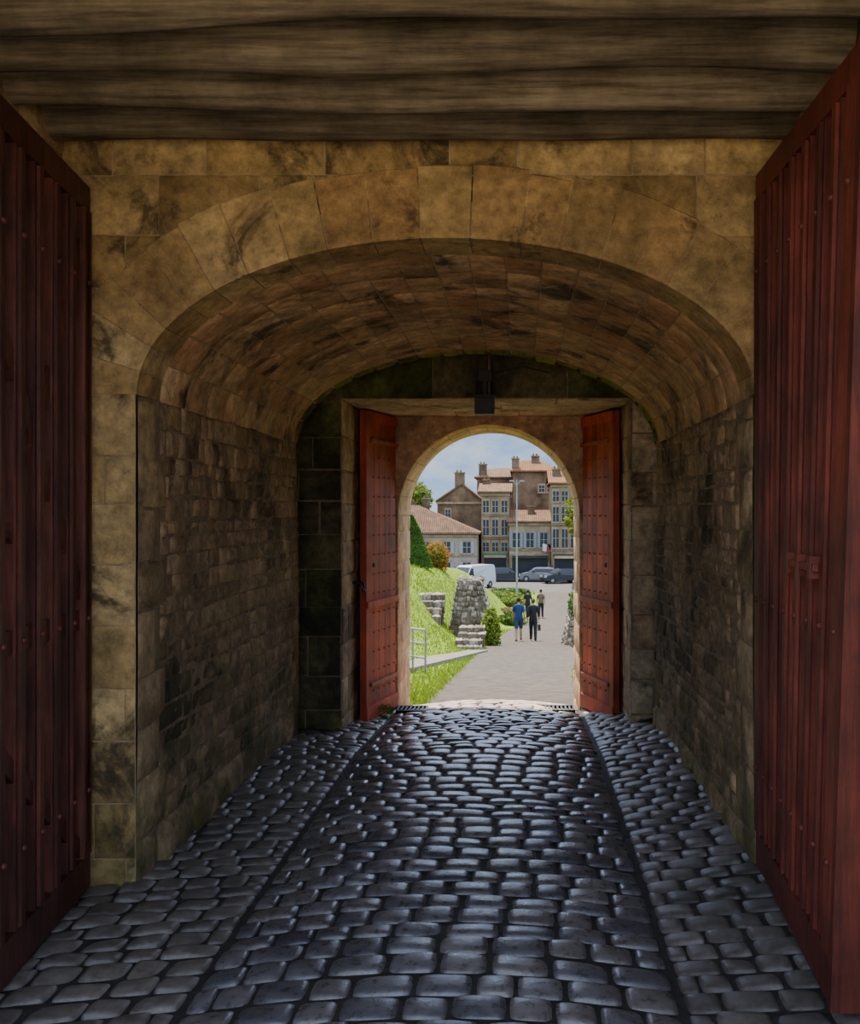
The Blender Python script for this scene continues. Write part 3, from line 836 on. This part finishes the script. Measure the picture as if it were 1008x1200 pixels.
building('town_house',14.05,26,106,10,2.6,1.6,'b_cream',8,[(.2,1.6),(-2.2,-.6)],.8,'gable','tile','shut_w')
building('town_house',-40,-24.4,106,10,2.2,1.8,'b_stone',9,[(.2,1.6),(-2.4,-.8)],.8,'gable','tile_o','shut_g')
mb=MB()
for k,(a,b_) in enumerate((('carw','redp'),('cark','carw'))):
    x=2.3+k*.5; mb.cyl((x,106.9,-2.4),(x+.1,106.1,-1.4),.03,.03,'steel')
    mb.add([(x+.1,106.1,-1.4),(x+.55,106.1,-1.5),(x+.5,106.1,-2.3),(x+.08,106.2,-2.2)],[(0,1,2,3)],a)
    mb.add([(x+.55,106.1,-1.5),(x+.95,106.1,-1.65),(x+.9,106.1,-2.4),(x+.5,106.1,-2.3)],[(0,1,2,3)],b_)
mb.obj('flag')

def vehicle(name,x,y,rot,paint,van=False,z=None):
    mb=MB(); z=-5.30 if z is None else z
    T=Matrix.Translation((x,y,z))@Matrix.Rotation(rot,4,'Z')
    if van:
        W=.95
        prof=[(-2.5,.35),(-2.5,1.0),(-2.48,2.05),(-2.3,2.2),(1.0,2.2),(1.25,2.1),(1.95,1.25),(2.4,1.05),(2.5,.75),(2.5,.35)]
        glz=[(1.3,1.98),(1.88,1.27),(.95,1.27),(.95,1.98)]; belt=1.25
        ws=[(1.28,2.08),(1.97,1.25)]
        wheels=(-1.6,1.6)
    else:
        W=.86
        prof=[(-2.0,.3),(-2.05,.75),(-1.95,.95),(-1.55,1.40),(-1.2,1.47),(.2,1.47),(.5,1.38),(1.1,.98),(1.85,.82),(2.02,.6),(2.0,.3)]
        glz=[(-1.45,1.33),(.35,1.36),(.95,1.0),(-1.7,1.0)]; belt=.98
        ws=[(.5,1.38),(1.1,.98)]; wheels=(-1.25,1.3)
    n=len(prof)
    def wd(zz): return W if zz<=belt else W-.16*(zz-belt)/(1.0 if van else .5)
    L_=[T@Vector((px,wd(pz),pz)) for px,pz in prof]; R_=[T@Vector((px,-wd(pz),pz)) for px,pz in prof]
    mb.add(L_+R_,[list(range(n)),list(range(2*n-1,n-1,-1))]+[(i,(i+1)%n,n+(i+1)%n,n+i) for i in range(n)],paint)
    for s in (1,-1):
        mb.add([T@Vector((px,s*(wd(pz)+.012),pz)) for px,pz in glz],[(0,1,2,3)],'glass')
        for wx in wheels:
            mb.cyl((wx,s*(W-.2),.33),(wx,s*(W+.02),.33),.33,.33,'rubber',14,T); mb.cyl((wx,s*(W+.0),.33),(wx,s*(W+.035),.33),.19,.17,'steel',10,T)
    (ax,az),(bx_,bz)=ws
    nx_,nz_=(az-bz),(bx_-ax); l=math.hypot(nx_,nz_); nx_,nz_=nx_/l*.015,nz_/l*.015
    mb.add([T@Vector(p) for p in ((ax+nx_,wd(az)-.08,az-.03+nz_),(ax+nx_,-wd(az)+.08,az-.03+nz_),(bx_+nx_,-wd(bz)+.08,bz+.04+nz_),(bx_+nx_,wd(bz)-.08,bz+.04+nz_))],[(0,1,2,3)],'glass')
    fx=prof[-2][0]; bxk=prof[0][0]
    for s in (1,-1):
        mb.box(fx-.12,fx+.02,s*.65-.16,s*.65+.16,.62,.82,'lampw',T)
        mb.box(bxk-.06,bxk+.05,s*.72-.1,s*.72+.1,.7,1.0,'redlens',T)
        mb.box((ax+bx_)/2-.35,(ax+bx_)/2-.2,s*(W+.02)-.08,s*(W+.02)+.12,belt+.0,belt+.2,'black',T)
    mb.box(fx-.05,fx+.03,-.4,.4,.42,.62,'black',T)
    return mb.obj(name)
vehicle('van',-4.6,94,math.radians(-125),'carw',True)
vehicle('car',1.9,103.3,math.radians(180),'cars'); vehicle('car',4.2,101,math.radians(-160),'cark'); vehicle('car',-1.6,103.5,math.radians(0),'cark')
vehicle('car',-8.5,101,math.radians(0),'cark'); vehicle('car',8.4,101,math.radians(-100),'cark')

mb=MB(); lz=h(-.3,82)
mb.cyl((-.3,82,lz),(-.3,82,lz+1.0),.12,.10,'steel'); mb.cyl((-.3,82,lz+1),(-.3,82,4.7),.08,.05,'steel')
for s in (-1,1):
    mb.cyl((-.3,82,4.2),(-.3+s*.3,82,4.6),.03,.03,'steel'); mb.box(-.3+s*.42-.2,-.3+s*.42+.2,81.85,82.15,4.55,4.66,'steel')
mb.obj('street_lamp')

# ------------------------------------------------------------------ people
M['skin']=mat_plain('skin',(0.30,0.17,0.11),.6,var=.05); M['hair']=mat_plain('hair_dark',(0.02,0.016,0.012),.8,spec=.1); M['hair_g']=mat_plain('hair_grey',(0.06,0.05,0.045),.8,spec=.1)
M['blue']=mat_plain('cloth_blue',(0.018,0.04,0.11),.85,scale=20,spec=.1); M['denim']=mat_plain('cloth_shorts',(0.025,0.04,0.085),.85,scale=20,spec=.1)
M['charcoal']=mat_plain('cloth_charcoal',(0.02,0.02,0.023),.85,scale=20,spec=.1); M['navy']=mat_plain('cloth_trousers',(0.02,0.02,0.027),.85,scale=20,spec=.1)
M['tan']=mat_plain('cloth_beige',(0.12,0.085,0.06),.85,scale=20,spec=.1); M['shoe']=mat_plain('shoe',(0.03,0.025,0.02),.6); M['bag']=mat_plain('leather_bag',(0.04,0.02,0.014),.6)
def skin_mesh(vs,es,rs,sub=2,root=0):
    me=bpy.data.meshes.new('t'); me.from_pydata(vs,es,[]); o=bpy.data.objects.new('t',me); C.objects.link(o)
    o.modifiers.new('s','SKIN')
    sv=me.skin_vertices[0].data
    for i,r in enumerate(rs):
        sv[i].radius=(r,r) if isinstance(r,float) else r
        sv[i].use_root=(i==root)
    m=o.modifiers.new('d','SUBSURF'); m.levels=sub; m.render_levels=sub
    dg=bpy.context.evaluated_depsgraph_get(); dg.update()
    em=bpy.data.meshes.new_from_object(o.evaluated_get(dg))
    V=[v.co.copy() for v in em.vertices]; F=[list(p.vertices) for p in em.polygons]; Nn=[v.normal.copy() for v in em.vertices]
    bpy.data.objects.remove(o); return V,F,Nn
def person(x,y,z,rot,scale,top,bottom,short,hair,stride=1,bag=False,sleeve=1.2):
    e=empty('pedestrian')
    T=Matrix.Translation((x,y,z))@Matrix.Rotation(rot,4,'Z')@Matrix.Scale(scale,4)
    s=stride
    vs=[(0,0,.95),(0,-.01,1.10),(0,0,1.28),(0,0,1.42),(0,.01,1.50),(0,.02,1.56)]
    rs=[(.15,.115),(.135,.10),(.165,.115),(.10,.08),.052,.05]
    es=[(0,1),(1,2),(2,3),(3,4),(4,5)]
    def add(p,r,par):
        vs.append(p); rs.append(r); es.append((par,len(vs)-1)); return len(vs)-1
    hands=[]
    for sd in (-1,1):
        ph=sd*s
        hp=add((sd*.085,0,.87),.095,0); kn=add((sd*.09,.10*ph+.02,.49),.062,hp)
        cf=add((sd*.09,.10*ph-.03,.33),.055,kn); an=add((sd*.09,.22*ph-.04,.085),.038,cf)
        add((sd*.10,.22*ph+.10,.04),.034,an)
        sh=add((sd*.17,0,1.40),.062,3)
        el=add((sd*.225,-.08*ph-.02,1.13),.043,sh); wr=add((sd*.24,-.14*ph+.06,.90),.028,el)
        pm=add((sd*.242,-.15*ph+.075,.83),(.034,.022),wr); hands.append((sd,Vector(vs[pm])))
    V,F,Nn=skin_mesh(vs,es,[tuple(r) if isinstance(r,tuple) else float(r) for r in rs])
    def region(c):
        if abs(c.x)>.195 and c.z<1.0: return 'h'
        if c.z<.075: return 'shoe'
        if c.z>1.475: return 'skin'
        if c.z>=.93: return 'top' if (c.z>sleeve or abs(c.x)<.19) else 'skin'
        return 'bottom' if c.z>(.52 if short else .09) else 'skin'
    body=MB(); body.add([T@v for v in V],F,'skin',.5,True); body.obj('body',e)
    for reg,mat,off in (('top',top,.014),('bottom',bottom,.016),('shoe','shoe',.014)):
        fs=[f for f in F if region(sum((V[i] for i in f),Vector())/len(f))==reg]
        if not fs: continue
        mb=MB(); mb.add([T@(v+n*off) for v,n in zip(V,Nn)],fs,mat,.5,True); mb.obj({'top':'shirt','bottom':'trousers','shoe':'shoes'}[reg],e)
    hd=MB()
    def face(d):
        k=1.0
        if d.y>.9 and abs(d.z+.05)<.2: k+=.12
        if d.z<-.3: k-=.06*(1-abs(d.y))
        return k
    hd.ball((0,.03,1.635),(.077,.095,.115),'skin',18,14,T,face)
    hd.cyl((0,.12,1.64),(0,.145,1.615),.012,.018,'skin',8,T)
    for sd in (-1,1):
        hd.ball((sd*.078,.02,1.63),(.012,.022,.032),'skin',8,6,T); hd.ball((sd*.03,.118,1.65),.010,'shut_w',8,6,T); hd.ball((sd*.03,.126,1.65),.005,'black',6,5,T)
    hd.box(-.025,.025,.112,.124,1.575,1.583,'redp',T)
    hd.obj('head',e)
    hr=MB(); hr.ball((0,.012,1.655),(.087,.098,.112),hair,16,12,T,lambda d: 1.0 if (d.z>.15 or d.y<.1) and d.z>-.62 else .8); hr.obj('hair',e)
    fg=MB()
    for sd,p in hands:
        for k,ln in enumerate((.075,.085,.08,.062)):
            oy=-.027+.018*k
            a=p+Vector((0,oy*-1,-.03)); b_=a+Vector((-sd*.006,.004,-ln*.5)); c_=b_+Vector((-sd*.022,.008,-ln*.42))
            fg.cyl(a,b_,.0095,.0085,'skin',6,T); fg.cyl(b_,c_,.0085,.006,'skin',6,T)
        a=p+Vector((-sd*.008,.03,.01)); b_=a+Vector((-sd*.012,.028,-.03)); fg.cyl(a,b_,.011,.009,'skin',6,T); fg.cyl(b_,b_+Vector((-sd*.008,.008,-.028)),.009,.007,'skin',6,T)
    fg.obj('fingers',e)
    if bag:
        bg=MB(); sd,p=hands[1]
        bg.box(p.x-.05,p.x+.07,p.y-.16,p.y+.16,p.z-.42,p.z-.16,'bag',T)
        bg.cyl((p.x,p.y-.1,p.z-.17),(p.x,p.y-.02,p.z-.055),.008,.008,'bag',6,T); bg.cyl((p.x,p.y+.1,p.z-.17),(p.x,p.y+.02,p.z-.055),.008,.008,'bag',6,T)
        bg.obj('handbag',e)
    return e
zr=lambda y:g(y)+.02
person(-.07,39.6,zr(39.6),.0,1.0,'blue','denim',True,'hair',1)
person(.52,39.9,zr(39.9),.0,.98,'charcoal','navy',False,'hair_g',-1,True,sleeve=.9)
person(.45,60,zr(60),.2,.98,'charcoal','navy',False,'hair',1)
person(1.25,60,zr(60),-.1,1.0,'tan','navy',False,'hair',1)

# ------------------------------------------------------------------ light
w=bpy.data.worlds.new('world'); bpy.context.scene.world=w; w.use_nodes=True
nt=w.node_tree; bg=nt.nodes['Background']
tc=N(nt,'ShaderNodeTexCoord').outputs['Generated']
sp=N(nt,'ShaderNodeSeparateXYZ'); nt.links.new(tc,sp.inputs[0])
sky=ramp(nt,sp.outputs['Z'],[(0.0,(0.44,0.60,0.78)),(0.05,(0.27,0.45,0.76)),(0.09,(0.25,0.42,0.75)),(0.4,(0.46,0.57,0.82)),(1.0,(0.44,0.55,0.80))])
mpn=N(nt,'ShaderNodeMapping'); mpn.inputs['Scale'].default_value=(1,1,2.6); nt.links.new(tc,mpn.inputs['Vector'])
cl=ramp(nt,noise_n(nt,mpn.outputs[0],8.5,8,.6,.3),[(.44,0.0),(.64,.8)])
sky=mix(nt,cl,sky,(0.70,0.73,0.78))
nt.links.new(sky,bg.inputs['Color'])
st=ramp(nt,sp.outputs['Z'],[(0.0,.30),(0.075,.30),(0.18,1.0),(1.0,1.0)])
ml=N(nt,'ShaderNodeMath',operation='MULTIPLY'); nt.links.new(st,ml.inputs[0]); ml.inputs[1].default_value=4.6
nt.links.new(ml.outputs[0],bg.inputs['Strength'])
sl=bpy.data.lights.new('sun','SUN'); sl.energy=17; sl.angle=math.radians(.6); sl.color=(1,.90,.73)
so=bpy.data.objects.new('sun',sl); C.objects.link(so)
sd=Vector((-.10,.50,.86)).normalized()
so.rotation_euler=sd.to_track_quat('Z','Y').to_euler(); so.location=(-20,60,60)

cam=bpy.data.cameras.new('camera'); co=bpy.data.objects.new('camera',cam); C.objects.link(co)
co.location=(0,0,2); co.rotation_euler=(math.radians(90),0,0)
cam.lens=34.5; cam.sensor_width=36; cam.shift_x=-.0883; cam.clip_end=600; cam.clip_start=.05
bpy.context.scene.camera=co
